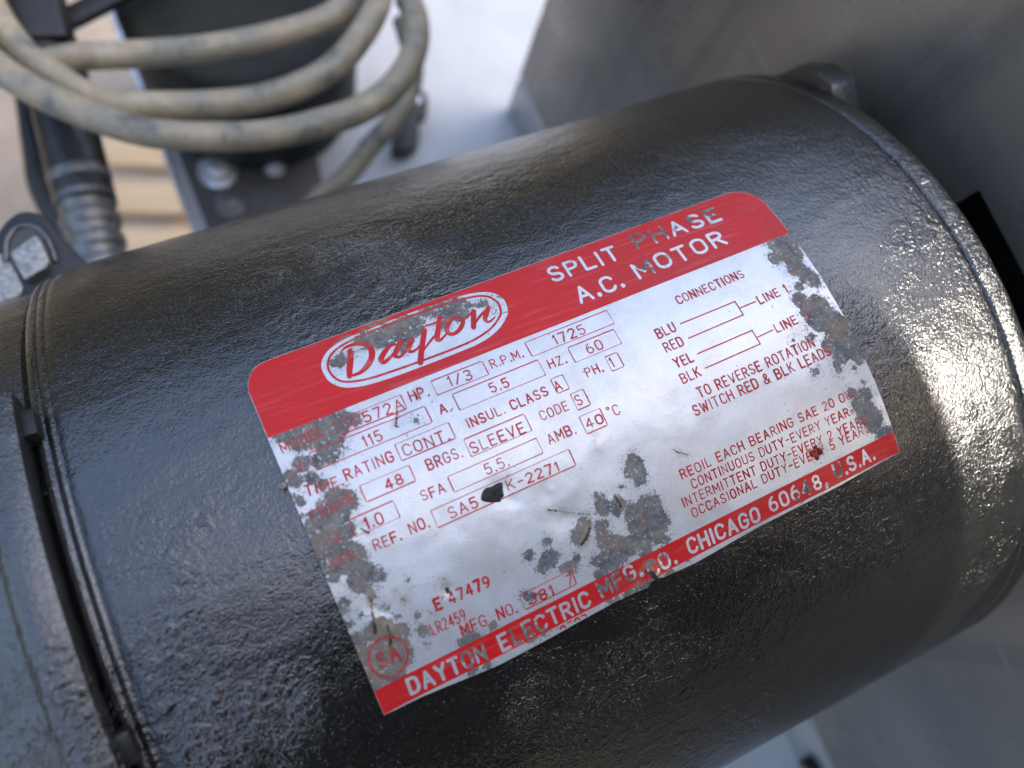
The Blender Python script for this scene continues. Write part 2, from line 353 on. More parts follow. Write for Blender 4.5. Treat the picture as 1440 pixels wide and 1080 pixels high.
BX=[[[-20.55,-15.01],[-12.44,-15.09],[-12.55,-12.79],[-20.45,-12.74]],[[-5.41,-15.28],[8.54,-15.23],[8.45,-12.79],[-5.5,-12.83]],[[-18.51,-12.02],[-4.98,-12.09],[-4.95,-9.55],[-18.68,-9.45]],[[0.02,-12.04],[7.91,-12.02],[7.85,-9.53],[-0.04,-9.5]],[[-4.64,-8.63],[-2.74,-8.62],[-2.67,-6.37],[-4.69,-6.25]],[[4.36,-8.54],[6.44,-8.62],[6.48,-6.22],[4.46,-6.16]],[[-3.09,-5.46],[-1.0,-5.55],[-0.87,-3.08],[-3.0,-2.86]],[[-3.43,-2.02],[0.01,-2.0],[0.05,0.62],[-3.31,0.68]],[[-19.89,-5.49],[-10.49,-5.55],[-10.54,-2.94],[-19.97,-2.87]],[[-24.13,-1.6],[-10.42,-1.83],[-10.43,0.5],[-24.03,0.64]],[[-28.05,1.69],[-6.84,1.35],[-6.8,3.88],[-27.95,4.06]],[[-28.76,-8.54],[-20.88,-8.58],[-20.74,-6.2],[-28.86,-6.06]],[[-35.31,-5.2],[-28.23,-5.28],[-28.18,-2.93],[-35.23,-2.89]],[[-38.32,-1.72],[-32.05,-1.7],[-32.02,0.57],[-38.25,0.73]],[[-39.61,-11.96],[-22.8,-12.02],[-22.85,-9.43],[-39.48,-9.45]],[[-34.97,-15.22],[-25.15,-14.5],[-25.22,-12.59],[-35.03,-12.71]],[[-21.37,16.67],[-13.36,17.06],[-13.29,19.02],[-21.39,19.1]]]
LN=[[[17.94,-8.83],[28.06,-8.79],[28.12,-6.34],[17.9,-6.31]],[[28.1,-7.53],[31.18,-7.53]],[[17.97,-3.61],[28.07,-3.6],[28.22,-1.19],[18.03,-1.17]],[[28.27,-2.3],[31.31,-2.38]]]
OV=[[-33.33,-23.5],[-33.48,-21.97],[-33.18,-20.53],[-32.08,-19.2],[-30.44,-18.41],[-28.41,-18.0],[-24.75,-17.72],[-20.25,-17.63],[-15.61,-17.63],[-11.52,-17.75],[-8.19,-18.63],[-5.75,-20.29],[-5.09,-21.44],[-4.81,-23.1],[-5.45,-24.52],[-6.71,-25.48],[-9.08,-26.21],[-13.08,-26.53],[-17.35,-26.64],[-21.13,-26.61],[-24.9,-26.45],[-28.36,-26.33],[-30.81,-25.77],[-32.39,-24.83]]
OL=[[-32.5,-23.11],[-32.62,-21.97],[-32.25,-20.68],[-31.41,-19.78],[-29.69,-19.16],[-27.63,-18.8],[-24.14,-18.59],[-19.87,-18.46],[-15.47,-18.42],[-11.83,-18.59],[-8.79,-19.37],[-6.7,-20.71],[-6.14,-21.62],[-5.93,-22.85],[-6.4,-24.13],[-7.34,-24.97],[-9.39,-25.58],[-13.36,-25.92],[-17.6,-26.08],[-21.13,-26.07],[-25.13,-25.89],[-28.17,-25.67],[-30.39,-25.15],[-31.79,-24.28]]
SC=[[[34,40,40,34],[[-28.78,-24.12],[-29.3,-22.72],[-29.96,-21.42],[-30.44,-20.27]]],[[10,16,26,32,40,40,38,26,16],[[-30.19,-24.22],[-29.4,-24.83],[-28.03,-24.89],[-26.83,-24.5],[-26.02,-23.46],[-26.34,-22.04],[-27.41,-20.92],[-28.93,-20.21],[-30.33,-20.28]]],[[12,22,34,38,30,22,14],[[-22.39,-22.35],[-23.23,-22.53],[-24.38,-21.96],[-25.38,-21.06],[-25.28,-20.4],[-24.11,-20.76],[-22.23,-21.94]]],[[38,38,30,20,14],[[-21.73,-22.55],[-22.65,-21.59],[-23.39,-20.84],[-22.82,-20.31],[-21.37,-21.01]]],[[36,36,26,16,12],[[-20.13,-22.24],[-20.98,-21.37],[-21.24,-20.54],[-20.37,-20.42],[-18.84,-21.23]]],[[34,36,38,38],[[-17.86,-22.89],[-18.88,-21.25],[-19.79,-19.75],[-20.6,-18.26]]],[[10,14,18,12],[[-19.89,-19.53],[-18.47,-20.52],[-17.02,-21.38],[-16.37,-21.51]]],[[34,36,36,22,12],[[-14.82,-24.1],[-15.73,-22.63],[-16.74,-20.98],[-16.49,-20.5],[-15.15,-21.1]]],[[8,14,16,8],[[-17.88,-23.47],[-16.39,-23.51],[-14.6,-23.27],[-11.97,-23.0]]],[[16,30,34,30,26,30,26,16],[[-12.39,-23.14],[-13.35,-23.14],[-14.66,-22.14],[-14.9,-21.12],[-14.17,-20.66],[-12.85,-21.18],[-12.03,-22.24],[-12.39,-23.14]]],[[10,12,16],[[-12.56,-22.28],[-11.42,-22.4],[-10.32,-22.92]]],[[34,36,34],[[-9.9,-23.03],[-10.54,-21.71],[-11.14,-20.5]]],[[12,20,26],[[-10.84,-20.85],[-9.36,-21.9],[-7.88,-22.41]]],[[32,34,30,18,10],[[-7.6,-22.72],[-8.44,-21.78],[-8.99,-21.02],[-8.63,-20.43],[-7.44,-20.84]]]]
CR=[[-31.16,-22.9,0.9],[-30.19,-23.4,0.79],[-25.17,-24.69,1.4],[-26.5,-25.32,0.94],[-24.32,-23.45,0.92],[-22.75,-25.0,1.06],[-20.5,-24.83,1.43],[-18.82,-24.93,1.32],[-18.67,-23.69,0.95],[-20.46,-22.8,0.93],[-21.6,-23.9,1.17],[-22.04,-21.31,0.68],[-12.22,-24.24,1.7],[-13.5,-24.09,0.97],[-10.94,-24.4,1.11],[-14.85,-25.31,0.98],[-16.29,-25.83,0.86],[-7.94,-23.77,0.69],[-7.14,-22.66,0.54],[-7.3,-21.85,0.37],[-6.1,-20.73,0.34],[-14.94,-22.56,0.76],[-10.92,-25.46,0.74],[-16.85,-24.6,0.29],[-27.79,-23.8,0.32],[-15.27,-21.85,0.28],[-16.14,-26.68,0.62],[-13.88,-26.38,0.62],[-11.41,-26.46,0.55],[-19.7,-26.68,0.49],[-22.95,-26.72,0.37],[-5.45,-23.54,0.55],[-41.52,-15.56,1.01],[-39.53,-15.36,1.21],[-37.52,-15.17,1.23],[-35.49,-14.97,1.23],[-33.7,-14.66,1.14],[-32.43,-14.09,0.86],[-37.33,-13.0,1.22],[-35.99,-12.17,1.11],[-37.32,-10.94,1.19],[-38.76,-10.46,0.83],[-34.71,-13.22,1.02],[-39.36,-13.67,1.01],[-40.64,-13.55,0.8],[-42.48,-15.75,0.6],[-40.84,-10.94,1.08],[-40.46,-8.78,0.78],[-42.51,-9.26,0.96],[-43.06,-9.94,0.78],[-39.61,-7.32,0.7],[-38.62,-4.72,1.45],[-37.15,-4.28,0.97],[-40.42,-3.82,1.43],[-42.01,-3.9,0.95],[-38.86,-3.13,1.15],[-37.1,-3.4,0.68],[-43.01,-6.47,0.61],[-43.65,-4.85,0.38],[-43.44,-7.41,0.23],[-40.68,-1.2,1.32],[-40.6,0.09,1.14],[-42.17,-1.04,1.51],[-43.07,-2.28,0.94],[-43.08,0.21,1.31],[-39.81,2.12,0.94],[-38.75,3.02,0.68],[-35.27,-10.83,0.2],[-35.03,-10.38,0.14],[-35.86,-10.41,0.24],[-24.7,-10.66,0.34],[-42.57,0.74,1.25],[-39.46,-0.9,1.27],[-40.31,-2.13,1.78],[-39.58,2.67,1.51],[-39.34,4.72,1.51],[-40.15,6.01,1.26],[-39.52,7.13,0.76],[-37.56,6.38,0.82],[-41.56,2.86,1.26],[-43.33,2.6,0.74],[-42.81,3.94,0.75],[-39.45,8.28,0.55],[-42.9,7.75,0.7],[-43.6,8.79,0.6],[-43.45,10.39,0.6],[-38.31,10.5,0.36],[-37.48,12.17,0.42],[-34.86,13.31,0.42],[-34.89,15.45,0.69],[-41.44,10.11,0.28],[-35.29,17.14,0.21],[-37.9,14.24,1.08],[-39.81,13.15,1.54],[-40.96,12.59,1.14],[-43.34,13.09,1.26],[-43.65,15.2,1.52],[-41.62,16.24,2.06],[-38.94,16.45,1.56],[-38.35,17.77,0.79],[-40.59,18.51,1.56],[-42.48,18.39,1.29],[-43.45,18.76,1.04],[-26.17,19.07,0.55],[-29.82,19.33,1.14],[-30.64,19.21,0.76],[-28.74,19.58,0.6],[-31.09,21.09,0.96],[-28.59,21.48,1.24],[-23.9,21.75,1.13],[-21.92,22.15,1.27],[-20.28,22.68,0.74],[-30.99,23.14,0.72],[-28.83,23.67,0.5],[-30.51,10.38,0.24],[-34.31,8.6,0.13],[-35.88,10.68,0.18],[-33.24,13.86,0.11],[-35.48,10.73,0.1],[-20.26,17.47,0.67],[-19.67,17.91,0.45],[1.33,7.22,1.21],[0.26,7.91,0.88],[1.33,8.84,0.99],[0.59,9.9,0.48],[1.48,9.59,0.71],[-1.91,9.39,0.24],[-5.82,8.82,0.31],[-4.93,9.44,0.34],[-5.56,10.41,0.91],[-5.69,11.26,0.81],[-3.43,11.12,0.91],[-3.85,12.08,0.82],[-2.78,11.87,0.57],[-1.62,13.76,1.43],[0.64,13.15,1.22],[2.16,13.13,0.67],[0.69,14.79,1.78],[-0.6,16.07,1.78],[-1.86,15.5,1.32],[1.34,16.25,1.46],[2.41,16.73,0.72],[0.19,17.83,1.23],[1.24,19.02,0.73],[-2.08,17.26,1.33],[-3.66,17.46,1.33],[-2.21,18.83,1.08],[-5.81,16.7,1.43],[-7.05,14.98,1.19],[-6.81,13.26,0.91],[-7.23,17.19,1.31],[-8.56,17.49,0.96],[-9.45,17.3,0.78],[-6.59,18.65,1.1],[-8.13,18.85,1.01],[-9.74,19.25,0.7],[-5.53,18.45,0.8],[-9.15,11.98,0.96],[-10.31,13.03,1.17],[-11.91,15.7,0.55],[-15.01,11.9,0.58],[-18.14,12.46,0.64],[-15.73,14.14,1.14],[-14.99,14.04,0.94],[-16.9,14.72,0.75],[-13.17,16.47,0.77],[-14.24,16.19,0.6],[-20.42,17.42,0.71],[-9.53,21.22,1.22],[-7.58,21.23,1.15],[-8.01,21.73,1.0],[-6.13,21.93,0.68],[-6.09,23.87,1.26],[-4.1,23.89,1.26],[-8.96,23.65,0.81],[-2.06,21.04,0.91],[0.1,21.34,0.69],[0.14,24.02,0.84],[-1.7,11.66,0.22],[26.03,21.64,0.9],[24.05,22.41,0.77],[32.43,21.14,0.91],[31.65,21.85,0.55],[29.03,22.36,0.43],[3.52,23.18,0.23],[30.57,17.05,0.3],[41.0,-15.06,1.86],[43.16,-15.07,1.49],[38.68,-12.96,0.99],[41.47,-12.68,1.76],[40.87,-9.97,1.36],[41.67,-8.01,1.42],[42.38,-6.52,0.82],[39.27,-6.95,0.66],[38.39,-4.94,1.16],[38.75,-2.87,1.37],[40.49,-2.96,1.68],[39.35,-1.13,1.8],[41.05,-0.46,1.66],[41.69,1.29,2.16],[41.31,3.36,1.8],[42.7,3.9,1.44],[40.46,4.86,1.64],[42.55,5.68,1.29],[42.75,6.85,1.0],[39.24,3.28,1.29],[34.62,5.97,0.6],[38.7,6.51,0.64],[38.71,7.42,0.5],[41.32,7.91,0.4],[37.36,-4.65,0.22],[36.88,0.89,0.64],[36.03,0.92,0.36],[39.14,11.34,0.72],[41.05,12.65,1.14],[39.77,13.56,1.29],[40.3,15.19,1.66],[41.35,16.7,1.31],[40.73,17.16,1.3],[42.43,19.3,0.95],[41.2,19.14,0.74],[39.31,15.5,0.94],[41.76,10.78,0.32],[42.2,12.03,0.33],[33.68,0.36,0.17],[20.63,-25.1,1.67],[19.41,-24.05,1.1],[22.87,-24.77,1.31],[24.27,-24.59,1.12],[23.35,-26.69,1.14],[26.29,-23.9,0.3],[29.55,-25.02,0.77],[33.21,-25.78,1.1],[34.15,-24.85,1.09],[18.15,-20.25,0.91],[18.98,-18.65,0.49],[17.08,-20.3,0.56],[21.85,-19.68,0.49],[13.32,-19.47,0.27],[8.47,-25.48,0.32]]
RU=[[0.88,8.18,0.48],[-0.86,15.49,1.09],[-2.78,15.32,0.66],[-5.73,16.5,1.09],[-6.73,14.21,0.66],[-9.75,12.84,0.77],[-3.48,11.79,0.61],[-2.33,22.1,1.31],[-1.95,23.49,1.09],[-2.64,21.24,0.88],[-4.74,23.57,1.31],[-13.17,16.47,0.88],[-0.0,23.71,0.88],[-3.86,21.84,0.66],[-40.53,6.94,0.88],[-40.11,11.88,1.46],[-40.29,14.33,1.46],[-43.46,14.73,1.46],[-43.25,18.28,1.17],[40.07,-4.28,1.4],[40.64,1.62,1.87],[42.9,1.39,1.56],[43.37,-12.34,1.24],[40.34,-12.28,0.93],[42.38,5.97,0.78],[-40.15,-3.49,0.88],[-42.94,-0.14,1.31],[-42.71,-9.79,0.88],[-37.57,0.2,1.09],[-36.63,0.42,0.66],[-39.03,-12.38,0.66],[-20.71,-24.35,1.09],[-23.0,-26.59,1.75],[-25.04,-26.67,1.31],[-28.4,-26.21,1.09],[-29.73,-25.69,0.88],[-10.79,-25.71,0.88]]
SL=[[-39.39,8.31,-40.04,10.17,0.14],[-40.04,10.17,-40.46,11.99,0.17],[-40.46,11.99,-40.68,12.93,0.24],[-38.93,12.57,-39.2,14.14,0.16],[-39.2,14.14,-39.59,15.4,0.19],[-30.05,11.81,-30.1,12.21,0.28],[-30.91,12.52,-31.28,12.86,0.14],[-35.64,10.77,-35.63,10.87,0.17],[-35.6,9.26,-36.38,9.14,0.09],[-13.14,7.91,-11.95,8.66,0.11],[-11.95,8.66,-9.5,10.06,0.07],[-9.5,10.06,-7.76,11.02,0.09],[-3.34,10.36,-3.17,11.92,0.2],[-8.61,12.68,-9.68,13.78,0.2],[-9.68,13.78,-10.64,14.36,0.2],[-2.9,21.95,-2.37,22.56,0.31],[-2.45,22.76,-2.02,23.7,0.35],[-2.02,23.7,-1.2,24.22,0.22],[-26.56,-12.82,-27.61,-10.92,0.17],[-27.74,-10.86,-26.82,-10.46,0.07],[-26.75,-9.38,-26.78,-8.82,0.07],[-36.88,0.51,-36.51,0.89,0.17],[-37.25,-0.08,-36.88,0.51,0.11],[-23.23,-14.41,-23.22,-13.43,0.15],[-22.42,-14.55,-22.74,-15.02,0.09],[28.79,17.19,30.06,17.43,0.58],[29.54,16.62,29.26,18.13,0.42],[7.71,7.7,8.26,8.49,0.1],[8.31,8.38,9.44,9.28,0.08],[-16.28,0.7,-16.69,2.08,0.07],[-2.38,0.93,-2.84,2.12,0.04]]
SP=[[-21.19,2.99],[-20.68,2.11],[-19.82,1.71],[-19.22,1.87],[-18.15,1.78],[-17.44,1.98],[-17.73,2.85],[-17.98,3.74],[-18.56,3.92],[-18.73,4.29],[-19.53,4.05],[-20.47,3.63]]
DT=[[-11.4,10.07,1.97,-0.25],[-9.55,12.93,0.88,0.25],[-3.52,11.31,0.88,0.3],[-1.94,22.77,1.53,0.5],[-11.85,5.84,1.31,-0.15],[0.28,15.77,1.97,-0.15],[-40.11,11.32,1.05,0.4],[-39.03,13.54,1.05,0.4],[-39.13,10.95,0.7,-0.25],[-30.08,11.96,0.7,-0.25],[-11.5,5.68,0.66,0.1],[-17.12,4.78,0.88,-0.15],[-2.83,2.59,0.88,0.1],[-18.06,2.82,1.53,-0.2],[38.66,-11.69,1.87,-0.2],[42.13,-7.42,2.49,0.2],[42.24,0.38,2.49,0.15],[33.25,7.38,3.73,0.12],[-27.04,-11.96,1.31,-0.25],[-36.73,0.16,1.09,-0.2],[-43.78,-0.53,2.62,0.2],[11.63,5.92,1.75,0.1],[21.61,8.13,3.5,0.1],[8.67,1.51,2.92,-0.1],[19.39,-19.29,4.67,0.08],[1.89,-15.92,5.83,-0.08]]
CM=[-40.36,16.48]

DE, SH = -0.02716, 0.00748
MX = np.array([[math.cos(DE), -math.sin(DE) + SH], [math.sin(DE), math.cos(DE)]])
CRn, RUn, SLn, DTn = (np.array(x, float) for x in (CR, RU, SL, DT))
def dent(a, v):
    h = np.zeros_like(a)
    for (x, y, r, hh) in DTn: h += hh * np.exp(-((a - x) ** 2 + (v - y) ** 2) / (r * r + 0.15))
    h += (0.16 + 0.12 * np.sin(a * 0.23 + 1.0)) * np.exp(-((24.2 - v) / 2.2) ** 2) + 0.18 * np.exp(-(((a + 43.7) / 2.0) ** 2)) * (0.6 + 0.4 * np.sin(v * .35)) + 0.15 * np.exp(-(((a - 43.7) / 1.8) ** 2))
    return h
def surf(a, v, h):
    a = np.asarray(a, float); v = np.asarray(v, float)
    x = MX[0, 0] * a + MX[0, 1] * v; y = MX[1, 0] * a + MX[1, 1] * v
    th = y / R; r = R + 0.45 + dent(a, v) + h
    return np.stack([x, -r * np.sin(th), r * np.cos(th)], -1)
def marks(me, a, v):
    a = np.asarray(a, float); v = np.asarray(v, float)
    c = np.full(a.shape, -9.0); u = np.zeros(a.shape); s = np.full(a.shape, -9.0)
    for (x, y, r) in CRn: c = np.maximum(c, r * 1.2 - np.hypot(a - x, v - y))
    for (x, y, r) in RUn: u = np.maximum(u, 1 - np.hypot(a - x, v - y) / (r * 1.5))
    for (x0, y0, x1, y1, r) in SLn:
        dx, dy = x1 - x0, y1 - y0
        t = np.clip(((a - x0) * dx + (v - y0) * dy) / (dx * dx + dy * dy + 1e-9), 0, 1)
        s = np.maximum(s, r - np.hypot(a - x0 - t * dx, v - y0 - t * dy))
    for nm, val in (('corr', c), ('rust', u), ('slit', s)):
        at = me.attributes.new(nm, 'FLOAT', 'POINT'); at.data.foreach_set('value', val.ravel().astype(np.float32))
TOPX = np.array([-43.7, -43.45, -43.06, -42.3, -41.5, -40.5, -39, 39, 40.4, 41.6, 42.7, 43.4, 43.7])
TOPV = np.array([-23.6, -24.6, -25.5, -26.5, -27.1, -27.4, -27.5, -27.4, -27.2, -26.6, -25.4, -24, -22.4])
BOTX = np.array([-43.7, -42, -38.5, -33, -27.4, -18.5, -8.9, -5.2, -3.6, -3.0, -2.2, -0.5, 4.6, 15.6, 31.9, 43.7])
BOTV = np.array([23.25, 23.4, 23.5, 23.95, 24.37, 24.26, 24.0, 24.1, 24.25, 23.5, 23.35, 23.9, 24.15, 23.75, 23.6, 23.3])
bt = lambda a: np.interp(a, TOPX, TOPV)
bb = lambda a: np.interp(a, BOTX, BOTV)
def patch(name, a0, a1, top, bot, na, nv, h, mat, parent, skirt=0.0):
    A = np.linspace(a0, a1, na); T = np.linspace(0, 1, nv)
    a = np.repeat(A[:, None], nv, 1); v = top(A)[:, None] + (bot(A) - top(A))[:, None] * T[None]
    P = surf(a, v, h).reshape(-1, 3); aa, vv = a.ravel(), v.ravel()
    I = np.arange(na * nv).reshape(na, nv)
    F = np.stack([I[:-1, :-1], I[:-1, 1:], I[1:, 1:], I[1:, :-1]], -1).reshape(-1, 4)
    vs, fs = [tuple(p) for p in P], [tuple(f) for f in F]
    if skirt > 0:
        loop = list(I[:, 0]) + list(I[-1, 1:]) + list(I[-2::-1, -1]) + list(I[0, -2:0:-1])
        n0 = len(vs); Q = surf(aa[loop], vv[loop], 0); Q0 = surf(aa[loop], vv[loop], -skirt)
        vs += [tuple(p) for p in P[loop]] + [tuple(p) for p in Q0]; L = len(loop)
        fs += [(n0 + i, n0 + (i + 1) % L, n0 + L + (i + 1) % L, n0 + L + i) for i in range(L)]
        aa = np.concatenate([aa, aa[loop], aa[loop]]); vv = np.concatenate([vv, vv[loop], vv[loop]])
    me = mesh(name, vs, fs)
    marks(me, aa, vv)
    return link(name, me, mat, parent)

# ---------------------------------------------------------------- single-stroke lettering
def arc(cx, cy, rx, ry, a0, a1, n=9):
    return [(cx + rx * math.cos(math.radians(a0 + (a1 - a0) * i / n)), cy + ry * math.sin(math.radians(a0 + (a1 - a0) * i / n))) for i in range(n + 1)]
G = {
 'A': (.62, [[(0, 0), (.31, 1), (.62, 0)], [(.11, .34), (.51, .34)]]),
 'B': (.58, [[(0, 0), (0, 1), (.3, 1)] + arc(.3, .76, .24, .24, 90, -90) + [(0, .52)], [(.3, .52)] + arc(.31, .26, .27, .26, 90, -90) + [(0, 0)]]),
 'C': (.56, [arc(.29, .71, .29, .29, 15, 180) + arc(.29, .29, .29, .29, 180, 345)]),
 'D': (.58, [[(0, 0), (0, 1), (.26, 1)] + arc(.26, .68, .32, .32, 90, 0) + arc(.26, .32, .32, .32, 0, -90) + [(0, 0)]]),
 'E': (.5, [[(.5, 1), (0, 1), (0, 0), (.5, 0)], [(0, .52), (.42, .52)]]),
 'F': (.5, [[(.5, 1), (0, 1), (0, 0)], [(0, .52), (.42, .52)]]),
 'G': (.58, [arc(.29, .71, .29, .29, 15, 180) + arc(.29, .29, .29, .29, 180, 360) + [(.58, .46), (.34, .46)]]),
 'H': (.56, [[(0, 0), (0, 1)], [(.56, 0), (.56, 1)], [(0, .52), (.56, .52)]]),
 'I': (.06, [[(.03, 0), (.03, 1)]]),
 'J': (.5, [[(.5, 1), (.5, .25)] + arc(.25, .25, .25, .25, 0, -180)]),
 'K': (.56, [[(0, 0), (0, 1)], [(.54, 1), (0, .4)], [(.18, .6), (.56, 0)]]),
 'L': (.48, [[(0, 1), (0, 0), (.48, 0)]]),
 'M': (.7, [[(0, 0), (0, 1), (.35, .3), (.7, 1), (.7, 0)]]),
 'N': (.58, [[(0, 0), (0, 1), (.58, 0), (.58, 1)]]),
 'O': (.58, [arc(.29, .7, .29, .3, 0, 180) + arc(.29, .3, .29, .3, 180, 360) + [(.58, .7)]]),
 'P': (.54, [[(0, 0), (0, 1), (.28, 1)] + arc(.28, .74, .26, .26, 90, -90) + [(0, .48)]]),
 'R': (.56, [[(0, 0), (0, 1), (.28, 1)] + arc(.28, .75, .26, .25, 90, -90) + [(0, .5)], [(.26, .5), (.56, 0)]]),
 'S': (.54, [arc(.27, .745, .25, .255, 25, 270) + arc(.27, .245, .27, .245, 90, -160)]),
 'T': (.56, [[(0, 1), (.56, 1)], [(.28, 1), (.28, 0)]]),
 'U': (.56, [[(0, 1), (0, .28)] + arc(.28, .28, .28, .28, 180, 360) + [(.56, 1)]]),
 'V': (.6, [[(0, 1), (.3, 0), (.6, 1)]]),
 'W': (.8, [[(0, 1), (.2, 0), (.4, .8), (.6, 0), (.8, 1)]]),
 'X': (.56, [[(0, 0), (.56, 1)], [(0, 1), (.56, 0)]]),
 'Y': (.58, [[(0, 1), (.29, .5), (.58, 1)], [(.29, .5), (.29, 0)]]),
 'Z': (.54, [[(0, 1), (.54, 1), (0, 0), (.54, 0)]]),
 '0': (.54, [arc(.27, .7, .27, .3, 0, 180) + arc(.27, .3, .27, .3, 180, 360) + [(.54, .7)]]),
 '1': (.2, [[(0, .78), (.16, 1), (.16, 0)]]),
 '2': (.52, [arc(.26, .73, .25, .27, 165, -20) + [(.44, .55), (0, 0), (.52, 0)]]),
 '3': (.52, [arc(.25, .75, .24, .25, 150, -90) + [(.2, .5)], [(.25, .5)] + arc(.25, .25, .27, .25, 90, -150)]),
 '4': (.56, [[(.4, 0), (.4, 1), (0, .28), (.56, .28)]]),
 '5': (.52, [[(.48, 1), (.06, 1), (.03, .55)] + arc(.25, .32, .27, .32, 125, -150)]),
 '6': (.54, [arc(.27, .31, .27, .31, 90, 450), [(.0, .31), (.02, .55), (.14, .85), (.34, 1)]]),
 '7': (.52, [[(0, 1), (.52, 1), (.2, 0)]]),
 '8': (.54, [arc(.27, .755, .23, .245, 270, 630), arc(.27, .255, .27, .255, 90, 450)]),
 '9': (.54, [arc(.27, .69, .27, .31, -90, 270), [(.54, .69), (.52, .45), (.4, .15), (.2, 0)]]),
 '.': (.06, [[(.03, 0), (.03, .04)]]), ',': (.1, [[(.06, .05), (.0, -.14)]]), '-': (.4, [[(0, .5), (.4, .5)]]),
 '/': (.4, [[(0, 0), (.4, 1)]]), '°': (.3, [arc(.15, .82, .15, .14, 0, 360)]),
 '&': (.66, [[(.66, 0), (.16, .68)] + arc(.3, .8, .18, .2, 220, -20) + [(.2, .5)] + arc(.24, .24, .24, .24, 120, 300) + [(.62, .42)]]),
}
class Ink:                       # collects flat strokes laid on the plate
    def __init__(s): s.A = []; s.H = []; s.F = []; s.k = 0
    def stroke(s, pts, wid, h0):
        P = np.array(pts, float)
        wd = np.array(wid, float) if hasattr(wid, '__len__') else np.full(len(P), float(wid))
        keep = [0] + [i for i in range(1, len(P)) if np.hypot(*(P[i] - P[i - 1])) > 1e-4]
        P, wd = P[keep], wd[keep]
        if len(P) < 2: return
        st = 0                                                   # cut at sharp corners, each piece gets round ends
        for i in range(1, len(P)):
            cut = i == len(P) - 1
            if not cut:
                d0, d1 = P[i] - P[i - 1], P[i + 1] - P[i]
                cut = (d0 @ d1) / (np.hypot(*d0) * np.hypot(*d1)) < 0.7
            if cut:
                s.piece(P[st:i + 1], wd[st:i + 1], h0 + 0.007 * (s.k % 5)); s.k += 1; st = i
    def piece(s, P, wd, h):
        Q, W = [P[0]], [wd[0]]
        for i in range(1, len(P)):
            n = max(1, int(np.hypot(*(P[i] - P[i - 1])) / 1.0))
            for k in range(1, n + 1): Q.append(P[i - 1] + (P[i] - P[i - 1]) * k / n); W.append(wd[i - 1] + (wd[i] - wd[i - 1]) * k / n)
        Q = np.array(Q); W = np.array(W) / 2
        T = np.gradient(Q, axis=0) if len(Q) > 2 else np.array([Q[1] - Q[0]] * 2)
        T /= np.hypot(T[:, 0], T[:, 1])[:, None]; N = np.stack([-T[:, 1], T[:, 0]], 1)
        b = len(s.A); m = len(Q)
        for i in range(m): s.A += [Q[i] + N[i] * W[i], Q[i] - N[i] * W[i]]
        for i in range(m - 1): s.F.append((b + 2 * i, b + 2 * i + 1, b + 2 * i + 3, b + 2 * i + 2))
        for e, sg in ((0, -1), (m - 1, 1)):
            c = len(s.A)
            for k in range(1, 6):
                an = math.pi * k / 6
                s.A.append(Q[e] + W[e] * (N[e] * math.cos(an) + sg * T[e] * math.sin(an)))
            ring = [b + 2 * e] + [c + k for k in range(5)] + [b + 2 * e + 1]
            s.F.append(tuple(ring if sg < 0 else ring[::-1]))
        s.H += [h] * (len(s.A) - len(s.H))
    def text(s, t, a0, v0, a1, v1, hgt, wid, h0, jitter=0.25):
        adv, x = [], 0.0
        for ch in t:
            if ch == ' ': x += 0.55; continue
            gw = G[ch][0]; adv.append((ch, x)); x += gw + (0.34 if ch not in '.,' else 0.3)
        tot = x - (0.34 if t[-1] not in '.,' else 0.3)
        d = np.array([a1 - a0, v1 - v0]); Ln = np.hypot(*d); d /= Ln; n = np.array([d[1], -d[0]])
        fx = Ln / tot if len(adv) > 1 else hgt
        for ch, ox in adv:
            wv = wid * (1.22 if wid < 0.3 else 1.0) * (1 + random.uniform(-jitter, jitter)); dy = random.uniform(-.03, .03)
            for st in G[ch][1]:
                s.stroke([np.array([a0, v0]) + d * (ox + p[0]) * fx + n * (p[1] + dy) * hgt for p in st], wv if ch not in '.,' else wv * 1.35, h0)
    def build(s, name, mat, parent, clip=False):
        A = np.array(s.A)
        if clip:
            ok = A[:, 1] < bb(A[:, 0]) - 0.03
            s.F = [f for f in s.F if all(ok[i] for i in f)]
        P = surf(A[:, 0], A[:, 1], np.array(s.H))
        me = mesh(name, P, s.F); marks(me, A[:, 0], A[:, 1])
        # all print faces outwards
        return link(name, me, mat, parent)

# ---------------------------------------------------------------- the motor
motor = thing('electric_motor', 'black wrinkle painted electric motor with a worn red and silver nameplate', 'motor')
prof = [(-72.0, 62), (-72.0, 69.3), (-71.6, 69.9), (-71.0, 70.1), (-70.7, 69.75), (-70.4, 69.75), (-70.1, 70.2), (-69.6, 70.35), (-69.3, 70.1), (-69.0, 70.12), (-68.6, 70.42), (-67.8, 70.55), (-66.6, 70.68), (-65.2, 70.80), (-63.6, 70.90), (-62, 70.96), (-60, 71.0)]
prof += [(-60 + i * 2.0, 71.0) for i in range(1, 65)]
prof += [(70.3, 71.0), (70.8, 70.9), (71.1, 70.6), (71.25, 70.2), (71.25, 66)]
vs, fs = lathe(prof, 320)
link('shell', sharpen(mesh('shell', vs, fs), 50), M_PAINT, motor)
prof = [(71.3, 66), (71.3, 70.3), (71.5, 70.75), (72.0, 70.95), (74.6, 70.95), (75.4, 70.8), (76.0, 70.4), (76.4, 69.7), (78, 66.5), (80.5, 60), (82, 50), (82.5, 24), (88, 22), (88, 9), (88, 0.5)]
vs, fs = lathe(prof, 256)
shield = link('end_shield', sharpen(mesh('end_shield', vs, fs), 60), M_PAINT, motor)
bm = bmesh.new(); prism(bm, [(52, 36), (55.4, 43.5), (52.6, 51), (48.9, 55.6), (44, 57.6), (38, 55.5), (40, 40)], 75.2, 81, 'X', 1.0)
link('mounting_lug', from_bm('mounting_lug', bm, True, 50), M_PAINT, motor)
